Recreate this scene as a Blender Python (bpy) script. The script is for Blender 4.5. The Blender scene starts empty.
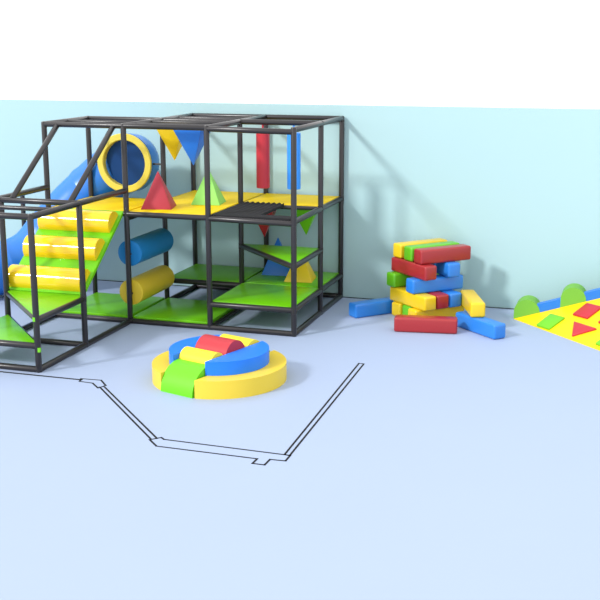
import bpy, bmesh, math
from mathutils import Vector, Matrix

S = bpy.context.scene
C = S.collection
PI = math.pi

# ------------------------------------------------------------------ materials
def mat(name, col, rough=0.35, spec=0.5, metal=0.0, bump=0.0, bscale=40.0, var=0.0, vscale=3.0, coat=0.0):
    m = bpy.data.materials.new(name); m.use_nodes = True
    nt = m.node_tree; b = nt.nodes['Principled BSDF']
    b.inputs['Base Color'].default_value = (*col, 1)
    b.inputs['Roughness'].default_value = rough
    b.inputs['Metallic'].default_value = metal
    b.inputs['Specular IOR Level'].default_value = spec
    b.inputs['Coat Weight'].default_value = coat
    b.inputs['Coat Roughness'].default_value = 0.12
    tc = nt.nodes.new('ShaderNodeTexCoord')
    if var:
        n = nt.nodes.new('ShaderNodeTexNoise'); n.inputs['Scale'].default_value = vscale
        r = nt.nodes.new('ShaderNodeMix'); r.data_type = 'RGBA'
        r.inputs[6].default_value = (*[c * (1 - var) for c in col], 1)
        r.inputs[7].default_value = (*[min(1, c * (1 + var)) for c in col], 1)
        nt.links.new(tc.outputs['Object'], n.inputs['Vector'])
        nt.links.new(n.outputs['Fac'], r.inputs[0])
        nt.links.new(r.outputs[2], b.inputs['Base Color'])
    if bump:
        n2 = nt.nodes.new('ShaderNodeTexNoise'); n2.inputs['Scale'].default_value = bscale
        bp = nt.nodes.new('ShaderNodeBump'); bp.inputs['Strength'].default_value = bump
        bp.inputs['Distance'].default_value = 0.01
        nt.links.new(tc.outputs['Object'], n2.inputs['Vector'])
        nt.links.new(n2.outputs['Fac'], bp.inputs['Height'])
        nt.links.new(bp.outputs['Normal'], b.inputs['Normal'])
    return m

YEL = (0.72, 0.51, 0.012); GRN = (0.145, 0.50, 0.012); BLU = (0.020, 0.17, 0.62); RED = (0.46, 0.022, 0.035)
M = {}
M['yellow'] = mat('yellow_vinyl', YEL, 0.38, 0.4, var=0.04)
M['green'] = mat('green_vinyl', GRN, 0.38, 0.4, var=0.04)
M['blue'] = mat('blue_vinyl', BLU, 0.38, 0.4, var=0.04)
M['red'] = mat('red_vinyl', RED, 0.38, 0.4, var=0.04)
M['yellow_gloss'] = mat('yellow_gloss_vinyl', (0.74, 0.50, 0.010), 0.12, 0.5, bump=0.004, bscale=3)
M['yellow_deck'] = mat('yellow_deck_vinyl', (0.72, 0.51, 0.0), 0.5, 0.15, bump=0.02, bscale=4)
M['green_deck'] = mat('green_deck_vinyl', (0.135, 0.47, 0.006), 0.3, 0.25, bump=0.015, bscale=3)
M['roller_yellow'] = mat('roller_yellow_vinyl', (0.62, 0.46, 0.03), 0.4, 0.3)
M['pyramid_red'] = mat('soft_red_vinyl', (0.38, 0.032, 0.05), 0.5, 0.3)
M['pyramid_green'] = mat('soft_green_vinyl', (0.27, 0.66, 0.13), 0.5, 0.3)
M['block_yellow'] = mat('block_yellow_vinyl', (0.72, 0.50, 0.012), 0.3, 0.5, bump=0.15, bscale=7)
M['block_green'] = mat('block_green_vinyl', (0.12, 0.46, 0.012), 0.3, 0.5, bump=0.15, bscale=7)
M['block_blue'] = mat('block_blue_vinyl', (0.022, 0.19, 0.62), 0.3, 0.5, bump=0.15, bscale=7)
M['block_red'] = mat('block_red_vinyl', (0.32, 0.020, 0.024), 0.3, 0.5, bump=0.15, bscale=7)
M['mat_yellow'] = mat('ramp_yellow_vinyl', (0.80, 0.545, 0.004), 0.5, 0.3)
M['mat_green'] = mat('dome_green_vinyl', (0.15, 0.40, 0.04), 0.5, 0.3)
M['tube_blue'] = mat('blue_slide_plastic', (0.015, 0.16, 0.56), 0.3, 0.5)
M['steel'] = mat('dark_powder_coated_steel', (0.020, 0.018, 0.020), 0.28, 0.45, bump=0.08, bscale=60)
M['rubber'] = mat('black_rubber_mat', (0.020, 0.020, 0.022), 0.85, 0.15, bump=0.3, bscale=30)
M['wall'] = mat('pale_aqua_wall_paint', (0.365, 0.530, 0.555), 0.85, 0.15, var=0.01, vscale=0.7)
M['floor'] = mat('pale_blue_floor', (0.322, 0.392, 0.545), 0.6, 0.2, var=0.012, vscale=0.8)
M['joint'] = mat('dark_joint_line', (0.06, 0.08, 0.09), 0.8, 0.1)
M['line'] = mat('black_floor_line', (0.012, 0.012, 0.012), 0.7, 0.2)
M['paint'] = mat('white_floor_fill', (0.50, 0.60, 0.70), 0.7, 0.2)
M['bolt'] = mat('dark_bolt', (0.02, 0.02, 0.025), 0.4, 0.5)

# ------------------------------------------------------------------ helpers
def obj(name, bm, m, parent=None, smooth=False, loc=None):
    bmesh.ops.recalc_face_normals(bm, faces=bm.faces)
    me = bpy.data.meshes.new(name)
    if loc is not None:
        bmesh.ops.translate(bm, vec=-Vector(loc), verts=bm.verts)
    bm.to_mesh(me); bm.free()
    me.materials.append(m)
    o = bpy.data.objects.new(name, me); C.objects.link(o)
    if loc is not None: o.location = loc
    if smooth:
        for p in me.polygons: p.use_smooth = True
        me.set_sharp_from_angle(angle=math.radians(38))
    if parent is not None:
        o.parent = parent
        o.matrix_parent_inverse = Matrix.Translation(-Vector(parent.location))
    return o

def empty(name, loc=(0, 0, 0)):
    o = bpy.data.objects.new(name, None); C.objects.link(o); o.location = loc
    o.empty_display_size = 0.1
    return o

def tag(o, label, cat, group=None, kind=None):
    o['label'] = label; o['category'] = cat
    if group: o['group'] = group
    if kind: o['kind'] = kind
    return o

def struct(o):
    o['kind'] = 'structure'; return o

def add_box(bm, x0, x1, y0, y1, z0, z1):
    vs = [bm.verts.new((x, y, z)) for x in (x0, x1) for y in (y0, y1) for z in (z0, z1)]
    for f in ((0, 1, 3, 2), (4, 6, 7, 5), (0, 4, 5, 1), (2, 3, 7, 6), (0, 2, 6, 4), (1, 5, 7, 3)):
        bm.faces.new([vs[i] for i in f])
    return vs

def add_prism(bm, bottom, top):
    a = [bm.verts.new(p) for p in bottom]; b = [bm.verts.new(p) for p in top]
    n = len(a)
    bm.faces.new(a[::-1]); bm.faces.new(b)
    for i in range(n):
        bm.faces.new((a[i], a[(i + 1) % n], b[(i + 1) % n], b[i]))
    return a + b

def add_tube(bm, p0, p1, r, n=14, cap=0.0):
    p0 = Vector(p0); p1 = Vector(p1); d = (p1 - p0).normalized()
    a = d.orthogonal().normalized(); b = d.cross(a)
    prof = [(0, r)] if not cap else [(0, r * 0.55), (cap * .3, r * .85), (cap, r)]
    st = [(p0 + d * t, rr) for t, rr in prof] + [(p1 - d * t, rr) for t, rr in reversed(prof)]
    rings = []
    for c, rr in st:
        rings.append([bm.verts.new(c + (a * math.cos(2 * PI * k / n) + b * math.sin(2 * PI * k / n)) * rr) for k in range(n)])
    for i in range(len(rings) - 1):
        for k in range(n):
            bm.faces.new((rings[i][k], rings[i][(k + 1) % n], rings[i + 1][(k + 1) % n], rings[i + 1][k]))
    bm.faces.new(rings[0][::-1]); bm.faces.new(rings[-1])

def bevel(bm, w, seg=3):
    bmesh.ops.remove_doubles(bm, verts=bm.verts, dist=1e-6)
    bmesh.ops.recalc_face_normals(bm, faces=bm.faces)
    es = [e for e in bm.edges if len(e.link_faces) == 2 and e.calc_face_angle(0) > 0.6]
    bmesh.ops.bevel(bm, geom=es, offset=w, segments=seg, affect='EDGES', profile=0.5, clamp_overlap=True)

# ------------------------------------------------------------------ the setting
YW = 2.42; HW = 2.92
bm = bmesh.new(); add_box(bm, -12, 18, -18, YW + 0.2, -0.1, 0)
struct(obj('floor', bm, M['floor']))
bm = bmesh.new(); add_box(bm, -12, 18, YW, YW + 0.12, 0, HW)
struct(obj('wall_back', bm, M['wall']))
bm = bmesh.new(); add_box(bm, -12, 18, YW - 0.012, YW, 0, 0.012)  # thin dark strip paints in the shadow gap where wall meets floor
struct(obj('shadow_gap_back', bm, M['joint']))

# ------------------------------------------------------------------ floor plan outline drawn on the floor
fm = empty('floor_marking', (3.4, -3.2, 0))
tag(fm, 'black floor plan outline of wall sections drawn on the pale blue floor', 'floor marking')
def outline(pts, name='outline', closed=True, w=0.0105):
    bm = bmesh.new()
    n = len(pts)
    for i in range(n if closed else n - 1):
        a = Vector((*pts[i], 0)); b = Vector((*pts[(i + 1) % n], 0)); d = (b - a).normalized()
        s = Vector((-d.y, d.x, 0)) * w; a = a - d * w; b = b + d * w
        z0 = Vector((0, 0, 0)); z1 = Vector((0, 0, 0.002))
        add_prism(bm, [a - s + z0, b - s + z0, b + s + z0, a + s + z0], [a - s + z1, b - s + z1, b + s + z1, a + s + z1])
    return obj(name, bm, M['line'], fm)
outline([(-1.6, -2.565), (1.82, -2.565)], 'line', False, 0.017)
outline([(1.80, -2.525), (2.05, -2.51), (2.195, -2.675), (2.155, -2.785), (2.01, -2.64), (1.835, -2.625)])
outline([(2.155, -2.745), (3.42, -4.095)], 'line', False)
outline([(2.205, -2.725), (3.472, -4.062)], 'line', False)
outline([(3.418, -4.115), (3.50, -4.025), (3.55, -4.065), (4.81, -4.10), (4.866, -4.103), (4.866, -4.247), (4.716, -4.254), (4.712, -4.398), (4.593, -4.397), (4.596, -4.275), (3.555, -4.255)])
outline([(4.808, -4.10), (4.738, -0.955), (4.80, -0.962), (4.862, -4.103)])

# ------------------------------------------------------------------ climbing frame
Z0, Z1, Z2, ZT, ZF = 0.034, 0.3575, 1.540, 2.731, 1.862
YE, YF, YB, YC = -2.445, -1.30, 1.25, 2.36
TR = 0.038
fr = empty('climbing_frame', (1.8, 0, 0))
tag(fr, 'two level dark steel play frame with yellow and green decks against the wall', 'play structure')
XL = 0.085
posts = [(0, 0, ZT), (1.2, 0, ZT), (2.4, 0, ZT), (3.6, 0, ZT),
         (0, YB, ZT), (1.2, YB, ZT), (2.4, YB, ZT), (3.6, YB, ZT),
         (1.2, YC, ZT), (2.4, YC, ZT), (3.6, YC, ZT),
         (XL, YF, ZF), (1.2, YF, ZF), (1.2, YE, ZF), (0, YE, ZF)]
for x, y, z in posts:
    bm = bmesh.new(); add_tube(bm, (x, y, 0), (x, y, z + TR), TR, 16, cap=0.018)
    obj('post', bm, M['steel'], fr, True)
def beam(a, b, r=TR, name='beam'):
    bm = bmesh.new(); add_tube(bm, a, b, r, 14, cap=0.016)
    return obj(name, bm, M['steel'], fr, True)
e = TR * 0.6
# top level
beam((-e, 0, ZT), (2.4, 0, ZT)); beam((2.4, 0, ZT - 0.012), (3.6 + e, 0, ZT - 0.026)); beam((-e, YB, ZT), (3.6 + e, YB, ZT)); beam((1.2 - e, YC, ZT), (3.6 + e, YC, ZT))
beam((0, -e, ZT), (0, YB + e, ZT))
for x in (1.2, 2.4, 3.6): beam((x, -e, ZT), (x, YC + e, ZT))
for y in (0.35, 0.85): beam((1.2, y, ZT), (2.4, y, ZT), 0.026)
beam((1.2, 1.80, ZT), (2.4, 1.80, ZT), 0.026); beam((0, 0.62, ZT), (1.2, 0.62, ZT), 0.026)
# front bay at lower height
beam((-e, YE, ZF), (1.2 + e, YE, ZF)); beam((XL - e, YF, ZF), (1.2 + e, YF, ZF)); beam((0.0, -1.87, ZF), (1.2, -1.87, ZF), 0.028)
beam((1.2, YE - e, ZF), (1.2, 0, ZF)); beam((0, YE - e, ZF), (0, 0, ZF))
# sloping braces
beam((0.205, 0, ZT - 0.01), (0.255, YF, ZF + 0.02), name='brace'); beam((1.05, 0, ZT - 0.01), (1.08, YF, ZF + 0.01), name='brace')
# upper deck level
beam((0, 0, Z2), (2.4, 0, Z2)); beam((2.4, 0, Z2 - 0.006), (3.6 + e, 0, Z2 - 0.026)); beam((0, YB, Z2), (1.2, YB, Z2)); beam((2.4, YB, Z2), (3.6, YB, Z2), 0.030)
beam((1.2, YB, Z2 - 0.07), (2.4, YB, Z2 - 0.07), 0.028)
beam((1.2, YC, Z2), (3.6, YC, Z2), 0.030)
beam((0, 0, Z2), (0, YB, Z2)); beam((1.2, YB, Z2), (1.2, YC, Z2), 0.03); beam((1.2, 0, Z2 - 0.07), (1.2, YB, Z2 - 0.07), 0.028)
beam((2.4, 0, Z2), (2.4, YC, Z2), 0.030); beam((3.6, -e, Z2), (3.6, YC + e, Z2))
# ring entrance support
beam((1.03, YB, 2.09), (1.2, YB, 2.09), 0.014, 'support_rod'); beam((0, YB, 2.09), (0.17, YB, 2.09), 0.014, 'support_rod')
# low deck level
beam((2.4, 0, Z1), (3.6 + e, 0, Z1)); beam((1.2, YB, Z1), (2.4, YB, Z1), 0.04); beam((2.4, YB, Z1), (3.6, YB, Z1), 0.03)
beam((1.2, YC, Z1), (3.6, YC, Z1), 0.028)
beam((1.2, YB, Z1), (1.2, YC, Z1), 0.028); beam((2.4, 0, Z1), (2.4, YC, Z1), 0.030); beam((3.6, -e, Z1), (3.6, YC + e, Z1))
# ground rails
beam((0, 0, Z0), (3.6 + e, 0, Z0)); beam((0, YB, Z0), (2.4, YB, Z0), 0.028); beam((1.2, YC, Z0), (3.6, YC, Z0))
beam((XL, YF, Z0), (1.2 + e, YF, Z0)); beam((-e, YE, Z0), (1.2 + e, YE, Z0))
beam((0, YE - e, Z0), (0, YB, Z0)); beam((1.2, YE - e, Z0), (1.2, 0, Z0)); beam((1.2, YB, Z0), (1.2, YC, Z0))
beam((2.4, 0, Z0), (2.4, YB, Z0), 0.030); beam((3.6, -e, Z0), (3.6, YC + e, Z0))
# triangular step rails
ZS = 0.945; ZU = 0.638; ZL = 0.322
beam((2.4, YB, ZS), (3.6, 0, ZS)); beam((3.6, 0, ZS), (3.6, YB, ZS)); beam((2.4, YB, ZS), (3.6, YB, ZS), 0.024)
beam((XL, YF, ZU), (1.2, YE, ZU), 0.026); beam((1.2, YE, ZU), (1.2, YF, ZU)); beam((XL, YF, ZU - .01), (1.2, YF, ZU - .01), 0.026)
beam((XL, YF, ZL), (1.2, YE, ZL), 0.030); beam((0, YE, ZL), (1.2, YE, ZL)); beam((0, YE, ZL), (XL, YF, ZL), 0.026)
# joint collars on posts
for x, y, zs in [(3.6, YC, (Z1, Z2)), (3.6, YB, (Z1, Z2, ZS)), (1.2, YF, (ZU,)), (2.4, YB, (ZS,)), (3.6, 0, (Z1, Z2, ZS)), (2.4, 0, (Z1, Z2))]:
    for z in zs:
        bm = bmesh.new(); add_tube(bm, (x, y, z - 0.05), (x, y, z + 0.05), 0.041, 16, cap=0.006)
        obj('joint_collar', bm, M['steel'], fr, True)

def deck(x0, x1, y0, y1, zt, m, t=0.05, label=None, g=0.028):
    bm = bmesh.new(); add_box(bm, x0 + g, x1 - g, y0 + g, y1 - g, zt - t, zt); bevel(bm, 0.008, 2)
    o = obj('deck_panel', bm, m, fr, True)
    if label: o['label'] = label
    return o
# upper yellow decks
YD = 'yellow padded deck'; GD = 'green padded deck'
deck(0, 1.2, 0, YB, Z2 + 0.038, M['yellow_deck'], label=YD, g=0.02)
deck(1.2, 2.4, 0, YC, Z2 + 0.038, M['yellow_deck'], label=YD, g=0.02)
deck(2.4, 3.6, YB, YC, Z2 + 0.038, M['yellow_deck'], label=YD, g=0.02)
# low green decks
deck(2.4, 3.6, 0, YB, Z1 + 0.044, M['green_deck'], label=GD, g=0.02)
deck(2.4, 3.6, YB, YC, Z1 + 0.044, M['green_deck'], label=GD, g=0.02)
deck(1.2, 2.4, YB, YC, Z1 + 0.044, M['green_deck'], label=GD, g=0.02)
deck(0, 1.2, 0, YB, 0.098, M['green_deck'], 0.06, GD)
deck(1.2, 2.4, 0, YB, 0.098, M['green_deck'], 0.06, GD, 0.03)
def tri(pts, zt, t=0.035):
    c = Vector((sum(p[0] for p in pts) / 3, sum(p[1] for p in pts) / 3, 0))
    P = [c + (Vector((*p, 0)) - c) * 0.988 for p in pts]
    bm = bmesh.new(); add_prism(bm, [(p.x, p.y, zt - t) for p in P], [(p.x, p.y, zt) for p in P]); bevel(bm, 0.007, 2)
    o = obj('step_platform', bm, M['green_deck'], fr, True); o['label'] = 'green triangular step platform'
tri([(2.4, YB), (3.6, 0), (3.6, YB)], ZS + 0.036)
tri([(XL - .05, YF + .06), (1.2, YE), (1.2, YF + .06)], ZU + 0.036)
tri([(XL, YF), (0.0, YE), (1.2, YE)], ZL + 0.036)
for z, xs in ((0.655, 1.178), (0.285, 1.222)):
    bm = bmesh.new(); add_box(bm, xs, xs + 0.03, YE - 0.044, YE - 0.012, z - 0.025, z + 0.025)
    o = obj('strap', bm, M['green'], fr); o['label'] = 'small green fastening strap on the corner post'

# corrugated black climbing mat with a rectangular hole
bm = bmesh.new()
def corr(x0, x1, y0, y1, bumpy, zt=Z2 + 0.042, nper=0.080):
    n = max(2, int((x1 - x0) / nper * 8)) if bumpy else 2
    ys = [y0, y1 - 0.16, y1 - 0.13, y1] if bumpy else [y0, y1]
    top = []; bot = []
    for i in range(n + 1):
        x = x0 + (x1 - x0) * i / n
        w_ = 0.011 * (1 + math.cos(2 * PI * (x - x0) / nper))
        top.append([bm.verts.new((x, y, zt + (w_ if bumpy and k >= 2 else 0))) for k, y in enumerate(ys)])
        bot.append([bm.verts.new((x, y, zt - 0.035)) for y in ys])
    m_ = len(ys)
    for i in range(n):
        for k in range(m_ - 1):
            bm.faces.new((top[i][k], top[i + 1][k], top[i + 1][k + 1], top[i][k + 1])); bm.faces.new((bot[i][k], bot[i][k + 1], bot[i + 1][k + 1], bot[i + 1][k]))
        for k in (0, m_ - 1):
            bm.faces.new((top[i][k], top[i + 1][k], bot[i + 1][k], bot[i][k]))
    for i in (0, n):
        for k in range(m_ - 1):
            bm.faces.new((top[i][k], top[i][k + 1], bot[i][k + 1], bot[i][k]))
corr(2.43, 3.06, 0.02, YB - 0.005, True)
corr(3.06, 3.57, 0.02, 0.24, False)
o = obj('climbing_mat', bm, M['rubber'], fr, True); o['label'] = 'black rubber climbing mat with a ridged edge and a hole'

# climbing slope with three half round bolsters
ty, tz = -0.02, Z2 + 0.045; by, bz = -1.245, 0.68
d = Vector((0, by - ty, bz - tz)).normalized(); nrm = Vector((0, d.z, -d.y)); nrm = -nrm if nrm.z < 0 else nrm
bm = bmesh.new()
a0 = Vector((0.03, ty, tz)); b0 = Vector((0.03, by, bz)); a1 = Vector((1.165, ty, tz)); b1 = Vector((1.165, by, bz))
add_prism(bm, [a0 - nrm * .05, a1 - nrm * .05, b1 - nrm * .05, b0 - nrm * .05], [a0, a1, b1, b0]); bevel(bm, 0.008, 2)
ramp = obj('climbing_slope', bm, M['green_deck'], fr, True, loc=(0.6, -0.6, 1.1)); ramp['label'] = 'steep green climbing slope'
for yc in (-0.225, -0.635, -1.075):
    t = (yc - ty) / (by - ty); cz = tz + (bz - tz) * t; c = Vector((0, yc, cz)); r = 0.170
    bm = bmesh.new(); K = 28; pr = []
    for k in range(K + 1):
        a = PI * k / K; pr.append(c + d * (math.cos(a) * r) + nrm * (math.sin(a) * r))
    add_prism(bm, [p + Vector((0.05, 0, 0)) for p in pr], [p + Vector((1.12, 0, 0)) for p in pr])
    es = [e_ for e_ in bm.edges if len(e_.link_faces) == 2 and e_.calc_face_angle(0) > 0.9]
    bmesh.ops.bevel(bm, geom=es, offset=0.008, segments=2, affect='EDGES', profile=0.5)
    o = obj('bolster', bm, M['yellow_gloss'], ramp, True); o['label'] = 'yellow half round bolster'
    o.matrix_parent_inverse = Matrix.Translation(-Vector(ramp.location)) 

# rollers between the posts
for z, m, lb in ((0.985, mat('roller_blue_vinyl', (0.010, 0.19, 0.50), 0.5, 0.3), 'blue foam roller'), (0.43, M['roller_yellow'], 'yellow foam roller')):
    bm = bmesh.new(); add_tube(bm, (1.2, 0.045, z), (1.2, 1.15, z), 0.180, 40, cap=0.012)
    ro = obj('roller', bm, m, fr, True, loc=(1.2, 0.62, z)); ro['label'] = lb
    bm = bmesh.new(); add_tube(bm, (1.2, -0.0, z), (1.2, YB, z), 0.016, 12); add_tube(bm, (1.235, 0.0, z), (1.25, 0.0, z), 0.014, 10)
    ax = obj('axle', bm, M['bolt'], ro, True)

# ------------------------------------------------------------------ tube slide
sl = empty('tube_slide', (-0.5, 1.6, 0))
tag(sl, 'blue enclosed tube slide with a yellow entrance ring running down behind the frame', 'slide')
bm = bmesh.new(); RX, RZ = 0.60, 2.095; N = 56
ro_, ri_ = 0.435, 0.338; y0, y1 = 1.17, 1.30
prof = [(ro_ - 0.010, y0), (ro_, y0 + 0.010), (ro_, y0 + 0.04), (ri_ + 0.02, y0 + 0.04), (ri_ + 0.02, y1), (ri_, y1), (ri_, y0 + 0.010), (ri_ + 0.010, y0)]
NP = len(prof)
R_ = [[bm.verts.new((RX + math.cos(2 * PI * k / N) * r, y, RZ + math.sin(2 * PI * k / N) * r)) for k in range(N)] for r, y in prof]
for i in range(NP):
    for k in range(N):
        bm.faces.new((R_[i][k], R_[i][(k + 1) % N], R_[(i + 1) % NP][(k + 1) % N], R_[(i + 1) % NP][k]))
o = obj('entrance_ring', bm, mat('yellow_ring_plastic', (0.60, 0.50, 0.06), 0.35, 0.5), sl, True); o['label'] = 'yellow entrance ring'
bm = bmesh.new(); add_tube(bm, (RX, 1.275, RZ), (RX, 1.295, RZ), 0.345, 48)  # disc closes the tube mouth; the shade inside is put into its colour
o = obj('tube_shade_disc', bm, mat('navy_tube_shade', (0.001, 0.035, 0.145), 0.5, 0.2), sl, True); o['label'] = 'dark blue disc standing for the shaded tube inside the entrance ring'
path = [Vector(p) for p in ((0.605, 1.212, 2.093), (0.60, 1.42, 2.085), (0.50, 1.60, 2.04), (0.18, 1.68, 1.90), (-0.20, 1.66, 1.60), (-0.58, 1.58, 1.24),
                            (-0.86, 1.46, 0.90), (-1.08, 1.28, 0.61), (-1.34, 1.02, 0.46), (-1.62, 0.75, 0.43), (-1.95, 0.45, 0.43))]
def cr(P, t):
    i = min(int(t), len(P) - 2); f = t - i
    p0 = P[max(i - 1, 0)]; p1 = P[i]; p2 = P[i + 1]; p3 = P[min(i + 2, len(P) - 1)]
    return 0.5 * ((2 * p1) + (p2 - p0) * f + (2 * p0 - 5 * p1 + 4 * p2 - p3) * f * f + (3 * p1 - p0 - 3 * p2 + p3) * f ** 3)
nseg = 5; per = (len(path) - 1) / nseg
side = Vector((1, 0, 0))
for s in range(nseg):
    bm = bmesh.new(); n = 10; NN = 44
    rings_o = []; rings_i = []
    for i in range(n + 1):
        t = s * per + per * i / n
        c = cr(path, min(t, len(path) - 1.0001)); tn = (cr(path, min(t + .02, len(path) - 1.0001)) - cr(path, max(t - .02, 0))).normalized()
        side = (side - tn * side.dot(tn)).normalized(); up2 = side.cross(tn)
        fl = 0.018 if i in (0, n) else 0.0
        r = 0.408 + fl * 0.7 + (0.018 if t < 1.2 else 0.0)
        rings_o.append([bm.verts.new(c + (side * math.cos(2 * PI * k / NN) + up2 * math.sin(2 * PI * k / NN)) * r) for k in range(NN)])
        rings_i.append([bm.verts.new(c + (side * math.cos(2 * PI * k / NN) + up2 * math.sin(2 * PI * k / NN)) * 0.385) for k in range(NN)])
    for i in range(n):
        for k in range(NN):
            j = (k + 1) % NN
            bm.faces.new((rings_o[i][k], rings_o[i][j], rings_o[i + 1][j], rings_o[i + 1][k]))
            bm.faces.new((rings_i[i][k], rings_i[i + 1][k], rings_i[i + 1][j], rings_i[i][j]))
    for i in (0, n):
        for k in range(NN):
            j = (k + 1) % NN; bm.faces.new((rings_o[i][k], rings_i[i][k], rings_i[i][j], rings_o[i][j]))
    obj('tube_segment', bm, M['tube_blue'], sl, True)
bm = bmesh.new(); add_tube(bm, (-1.585, 1.9, 0), (-1.585, 1.9, 1.46), TR, 14, cap=.016)
add_tube(bm, (-1.585, 1.9, 0.55), (-1.50, 1.30, 0.55), 0.02, 10)
o = obj('support_post', bm, M['steel'], sl, True); o['label'] = 'dark steel support post'

# ------------------------------------------------------------------ pyramids
def pyramid(px, py, zb, w, h, rot, m, label, group, down=False):
    bm = bmesh.new(); q = w / 2
    base = [Vector((-q, -q, 0)), Vector((q, -q, 0)), Vector((q, q, 0)), Vector((-q, q, 0))]
    sgn = -1 if down else 1
    vb = [bm.verts.new(p) for p in base]; va = bm.verts.new((0, 0, h * sgn))
    bm.faces.new(vb)
    for i in range(4): bm.faces.new((vb[i], vb[(i + 1) % 4], va))
    bevel(bm, 0.006, 2)
    bmesh.ops.rotate(bm, cent=(0, 0, 0), matrix=Matrix.Rotation(rot, 3, 'Z'), verts=bm.verts)
    bmesh.ops.translate(bm, vec=(px, py, zb), verts=bm.verts)
    o = obj('hanging_pyramid' if down else 'foam_pyramid', bm, m, None, True, loc=(px, py, zb))
    return tag(o, label, 'foam pyramid', group)
DT = Z2 + 0.039
G1 = 'foam pyramids standing on the decks'; G2 = 'foam pyramids hanging point down'
pyramid(1.475, 0.46, DT, 0.43, 0.515, 0.25, M['pyramid_red'], 'red foam pyramid standing on the upper yellow deck', G1)
pyramid(1.985, 1.05, DT, 0.42, 0.51, 0.15, M['pyramid_green'], 'green foam pyramid standing on the upper yellow deck behind a post', G1)
pyramid(2.70, 2.04, Z1 + 0.046, 0.43, 0.56, 0.1, M['blue'], 'blue foam pyramid standing on the low green deck at the back', G1)
pyramid(3.165, 1.685, Z1 + 0.046, 0.42, 0.50, 0.12, M['yellow'], 'yellow foam pyramid standing on the low green deck', G1)
pyramid(1.56, 0.85, ZT - 0.027, 0.42, 0.515, 0.0, M['yellow'], 'yellow foam pyramid hanging point down from the top bars', G2, True)
pyramid(2.06, 0.35, ZT - 0.027, 0.42, 0.52, 0.0, M['blue'], 'blue foam pyramid hanging point down from the top bars', G2, True)
pyramid(2.575, 1.78, Z2 - 0.013, 0.42, 0.54, 0.1, M['red'], 'red foam pyramid hanging point down under the upper deck', G2, True)
pyramid(3.235, 1.75, Z2 - 0.013, 0.40, 0.47, 0.1, M['green'], 'green foam pyramid hanging point down under the upper deck', G2, True)

# hanging punch cylinders
for x, m, n in ((2.745, M['red'], 'red'), (3.205, mat('bright_blue_vinyl', (0.03, 0.27, 0.85), 0.35, 0.4), 'blue')):
    bm = bmesh.new(); add_tube(bm, (x, YB, 1.80), (x, YB, 2.60), 0.096, 32, cap=0.01)
    add_tube(bm, (x, YB, 2.59), (x, YB, ZT - TR), 0.014, 10)
    o = obj('hanging_bolster', bm, m, None, True, loc=(x, YB, 1.80))
    tag(o, 'long %s foam cylinder hanging from the top bar above the upper deck' % n, 'foam cylinder', 'foam cylinders hanging upright')

# ------------------------------------------------------------------ round climbing set
cx, cy = 3.335, -2.025
ua = math.radians(72.5); u = Vector((math.cos(ua), math.sin(ua), 0)); p_ = Vector((math.sin(ua), -math.cos(ua), 0))
c0 = Vector((cx, cy, 0)); HW_ = 0.245
def dshape(R, z0, z1, sgn, m, name, label, group, n=40):
    o0 = HW_ - (0.016 if R < 0.7 and sgn > 0 else 0.0)
    am = math.acos(o0 / R); pts = []
    for k in range(n + 1):
        a = -am + 2 * am * k / n
        pts.append(c0 + p_ * (sgn * R * math.cos(a)) + u * (R * math.sin(a)))
    bm = bmesh.new(); add_prism(bm, [q + Vector((0, 0, z0)) for q in pts], [q + Vector((0, 0, z1)) for q in pts])
    es = [e_ for e_ in bm.edges if len(e_.link_faces) == 2 and e_.calc_face_angle(0) > 0.6]
    bmesh.ops.bevel(bm, geom=es, offset=0.010, segments=2, affect='EDGES', profile=0.5)
    o = obj(name, bm, m, None, True, loc=tuple(c0 + p_ * (sgn * R * 0.6) + Vector((0, 0, z0))))
    return tag(o, label, 'foam block', group)
GR = 'blocks of the round climbing set'
ring_y = mat('ring_yellow_vinyl', (0.70, 0.52, 0.045), 0.45, 0.35); ring_b = mat('ring_blue_vinyl', (0.010, 0.175, 0.80), 0.45, 0.35)
dshape(0.78, 0, 0.208, 1, ring_y, 'half_disc', 'large yellow half disc of foam, right half of the round set on the floor', GR)
dshape(0.78, 0, 0.208, -1, ring_y, 'half_disc', 'yellow half disc of foam, left half of the round set on the floor', GR)
dshape(0.58, 0.209, 0.368, 1, ring_b, 'half_disc', 'blue half disc of foam stacked on the right yellow half disc', GR)
dshape(0.58, 0.209, 0.368, -1, ring_b, 'half_disc', 'blue half disc of foam stacked on the left yellow half disc', GR)
def arch(s0, s1, zc, zt, m, name, label, quarter=0, hw=0.238):
    K = 22; pr = []
    if quarter == 0:
        sm = (s0 + s1) / 2; a_ = (s1 - s0) / 2
        pr = [(s0, 0)] + [(sm - a_ * math.cos(PI * k / K), zc + (zt - zc) * math.sin(PI * k / K)) for k in range(K + 1)] + [(s1, 0)]
    elif quarter == 1:
        pr = [(s1 - (s1 - s0) * math.cos(PI / 2 * k / K), zt * math.sin(PI / 2 * k / K)) for k in range(K + 1)] + [(s1, 0)]
    else:
        pr = [(s0, 0)] + [(s0 + (s1 - s0) * math.sin(PI / 2 * k / K), zt * math.cos(PI / 2 * k / K)) for k in range(K + 1)]
    bm = bmesh.new()
    A = [c0 + u * s + Vector((0, 0, z)) + p_ * (hw - .018) for s, z in pr]; B = [c0 + u * s + Vector((0, 0, z)) - p_ * (hw + .003) for s, z in pr]
    add_prism(bm, A, B)
    es = [e_ for e_ in bm.edges if len(e_.link_faces) == 2 and e_.calc_face_angle(0) > 1.2]
    bmesh.ops.bevel(bm, geom=es, offset=0.006, segments=2, affect='EDGES', profile=0.5)
    o = obj(name, bm, m, None, True, loc=tuple(c0 + u * ((s0 + s1) / 2)))
    return tag(o, label, 'foam block', GR)
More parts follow.
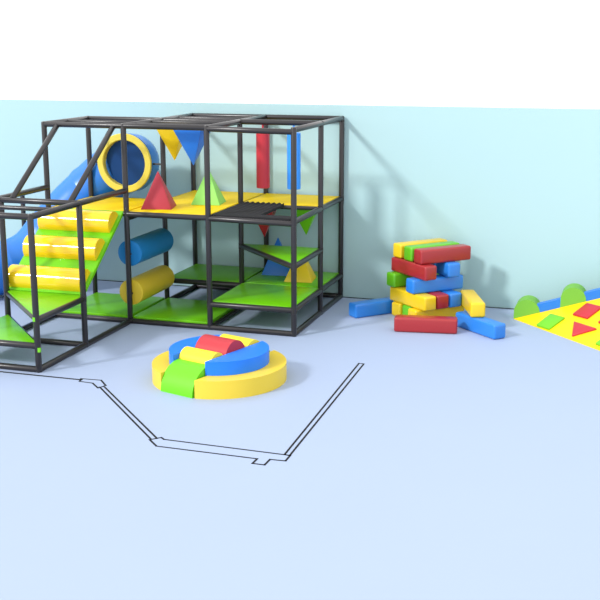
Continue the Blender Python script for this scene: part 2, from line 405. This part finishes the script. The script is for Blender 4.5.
ring_r = mat('ring_red_vinyl', (0.42, 0.028, 0.04), 0.45, 0.35); rg = mat('ring_green_vinyl', (0.125, 0.56, 0.008), 0.45, 0.35); ry = mat('ring_light_yellow_vinyl', (0.80, 0.62, 0.03), 0.45, 0.35)
arch(-0.755, -0.445, 0, 0.305, rg, 'foam_wedge', 'green curved foam wedge at the front of the round set', 1)
arch(-0.44, -0.17, 0.27, 0.415, ry, 'foam_arch', 'yellow rounded foam block between green wedge and red block')
arch(-0.165, 0.215, 0.29, 0.485, ring_r, 'foam_arch', 'red rounded foam block topping the round set')
arch(0.22, 0.52, 0.27, 0.415, ry, 'foam_arch', 'yellow rounded foam block behind the red one in the round set')
arch(0.525, 0.75, 0, 0.30, rg, 'foam_wedge', 'green curved foam wedge at the back of the round set', 2)

# ------------------------------------------------------------------ giant tumbling tower blocks
BL, BW = 0.85, 0.208
def block(x, y, th, z, colour, label, L=BL, H=0.204, tilt=0):
    a = Vector((math.cos(th), math.sin(th), 0)); b = Vector((-math.sin(th), math.cos(th), 0)); o = Vector((x, y, z))
    bm = bmesh.new(); w = BW - 0.004; o = o - a * (0.012 if th > 1.5 else 0.032) - b * 0.008
    P = [o, o + a * L, o + a * L + b * w, o + b * w]
    add_prism(bm, P, [p + Vector((0, 0, H)) for p in P]); bevel(bm, 0.030, 4)
    # puff the vinyl a little along the long seams
    ob = obj('giant_block', bm, M['block_' + colour], None, True, loc=tuple((P[0] + P[2]) / 2))
    return tag(ob, label, 'foam block', 'giant stacking blocks')
zz = [0, 0.205, 0.41, 0.615, 0.82]
block(5.075, 1.255, 0.775, zz[4], 'red', 'red foam block on top of the tower, nearest of the top three')
block(4.900, 1.435, 0.80, zz[4], 'green', 'green foam block on top of the tower between yellow and red')
block(4.705, 1.620, 0.83, zz[4], 'yellow', 'yellow foam block on top of the tower, rearmost of the top three')
block(5.265, 1.285, 2.387, zz[3], 'red', 'red foam block second layer from the top of the tower')
block(5.545, 1.580, 2.30, zz[3], 'blue', 'blue foam block second layer from the top, end facing right')
block(4.985, 1.185, 0.765, zz[2], 'blue', 'blue foam block in the middle layer of the tower')
block(4.640, 1.525, 0.84, zz[2], 'green', 'green foam block poking out left from the middle layer of the tower')
block(5.285, 1.190, 2.407, zz[1], 'yellow', 'yellow foam block in the second layer from the floor')
block(5.432, 1.357, 2.37, zz[1], 'red', 'red foam block in the second layer, between yellow and blue ends')
block(5.586, 1.518, 2.37, zz[1], 'blue', 'blue foam block in the second layer, right of the red end')
block(4.750, 1.425, 0.86, zz[0], 'yellow', 'yellow foam block at the rear of the bottom layer')
block(4.925, 1.300, 0.82, zz[0], 'green', 'green foam block in the middle of the bottom layer')
block(5.045, 1.095, 0.80, zz[0], 'yellow', 'yellow foam block at the front of the bottom layer behind the red one')
block(4.854, 0.630, 0.145, 0, 'red', 'red foam block lying on the floor in front of the tower')
block(4.165, 1.195, 0.82, 0, 'blue', 'blue foam block lying on the floor left of the tower')
block(6.301, 0.751, 2.388, 0, 'blue', 'blue foam block lying on the floor right of the tower')
block(5.992, 0.978, 1.90, zz[1], 'yellow', 'yellow foam block resting on the blue one right of the tower')

# ------------------------------------------------------------------ activity ramp on the right
P0 = Vector((6.292, 1.83, 0)); nd = Vector((0.735, 0.678, 0)); dd = Vector((0.678, -0.735, 0)); SL = 0.45
def surf(x, y): return SL * ((x - P0.x) * nd.x + (y - P0.y) * nd.y)
rp = empty('activity_ramp', (7.3, 1.3, 0))
tag(rp, 'yellow sloping activity ramp with coloured shapes, green domes and blue edge by the wall', 'play ramp')
fa = P0; fb = P0 + dd * 2.6; fc = Vector((8.06, 1.83, 0))
bm = bmesh.new()
add_prism(bm, [fa, fb, fc], [fa + Vector((0, 0, 0.004)), fb + Vector((0, 0, 0.004)), fc + Vector((0, 0, surf(fc.x, fc.y)))])
obj('slope', bm, M['mat_yellow'], rp)
def tile(pts, m, lb):
    nv = Vector((-SL * nd.x, -SL * nd.y, 1)).normalized()
    B = [Vector((x, y, surf(x, y) - 0.004)) for x, y in pts]
    bm = bmesh.new(); add_prism(bm, B, [p + nv * 0.036 for p in B]); bevel(bm, 0.012, 3)
    o = obj('shape_pad', bm, m, rp, True); o['label'] = lb
tile([(6.645, 1.475), (6.835, 1.285), (7.025, 1.495), (6.82, 1.69)], M['green'], 'green square pad')
tile([(7.12, 1.535), (7.325, 1.335), (7.505, 1.545), (7.295, 1.745)], M['red'], 'red square pad')
tile([(7.155, 0.975), (7.155, 1.335), (7.465, 1.015)], M['red'], 'red triangular pad')
tile([(7.465, 0.655), (7.66, 0.46), (7.85, 0.67), (7.65, 0.87)], M['green'], 'green square pad')
tile([(7.47, 1.17), (7.66, 0.98), (7.85, 1.19), (7.66, 1.38)], M['red'], 'red square pad')
bm = bmesh.new()
xa, xb = 6.60, 8.05
add_prism(bm, [(xa, 1.835, 0), (xb, 1.835, 0), (xb, 1.96, 0), (xa, 1.96, 0)],
          [(xa, 1.835, surf(xa, 1.83) + .125), (xb, 1.835, surf(xb, 1.83) + .125), (xb, 1.96, surf(xb, 1.83) + .125), (xa, 1.96, surf(xa, 1.83) + .125)])
o = obj('edge_board', bm, M['blue'], rp); o['label'] = 'blue edge board'
for x0, x1, zc in ((6.292, 6.652, 0.11), (6.925, 7.270, 0.335), (7.56, 7.91, 0.55)):
    xm = (x0 + x1) / 2; r = (x1 - x0) / 2; K = 26
    pr = [(x0, 0)] + [(xm - r * math.cos(PI * k / K), zc + r * math.sin(PI * k / K)) for k in range(K + 1)] + [(x1, 0)]
    bm = bmesh.new(); add_prism(bm, [(x, 1.832, z) for x, z in pr], [(x, 2.14, z) for x, z in pr])
    es = [e_ for e_ in bm.edges if len(e_.link_faces) == 2 and e_.calc_face_angle(0) > 1.2]
    bmesh.ops.bevel(bm, geom=es, offset=0.035, segments=4, affect='EDGES', profile=0.5)
    o = obj('dome', bm, M['mat_green'], rp, True); o['label'] = 'green half round dome'

# ------------------------------------------------------------------ light, world, camera
sun = bpy.data.lights.new('sun', 'SUN'); sun.energy = 2.75; sun.angle = math.radians(6.5); sun.color = (1, 0.99, 0.97)
so = bpy.data.objects.new('sun', sun); C.objects.link(so)
so.rotation_euler = Vector((0.78, 1.0, -0.79)).to_track_quat('-Z', 'Y').to_euler(); so.location = (-4, -6, 8)
w = bpy.data.worlds.new('studio_white'); S.world = w; w.use_nodes = True
bg = w.node_tree.nodes['Background']; bg.inputs[0].default_value = (1, 1, 1, 1); bg.inputs[1].default_value = 1.62

cam = bpy.data.cameras.new('camera'); co = bpy.data.objects.new('camera', cam); C.objects.link(co); S.camera = co
co.location = (7.80167, -13.20900, 3.76829)
yaw, pit = -0.302139, 0.2315446
f = Vector((math.sin(yaw) * math.cos(pit), math.cos(yaw) * math.cos(pit), -math.sin(pit)))
co.rotation_euler = f.to_track_quat('-Z', 'Y').to_euler()
cam.sensor_fit = 'HORIZONTAL'; cam.sensor_width = 36; cam.lens = 36 * 1075.207 / 600; cam.clip_end = 200

vs = S.view_settings
S.display_settings.display_device = 'sRGB'
vs.view_transform = 'Standard'; vs.look = 'None'; vs.exposure = 0; vs.gamma = 1; vs.use_curve_mapping = False
S.cycles.max_bounces = 8
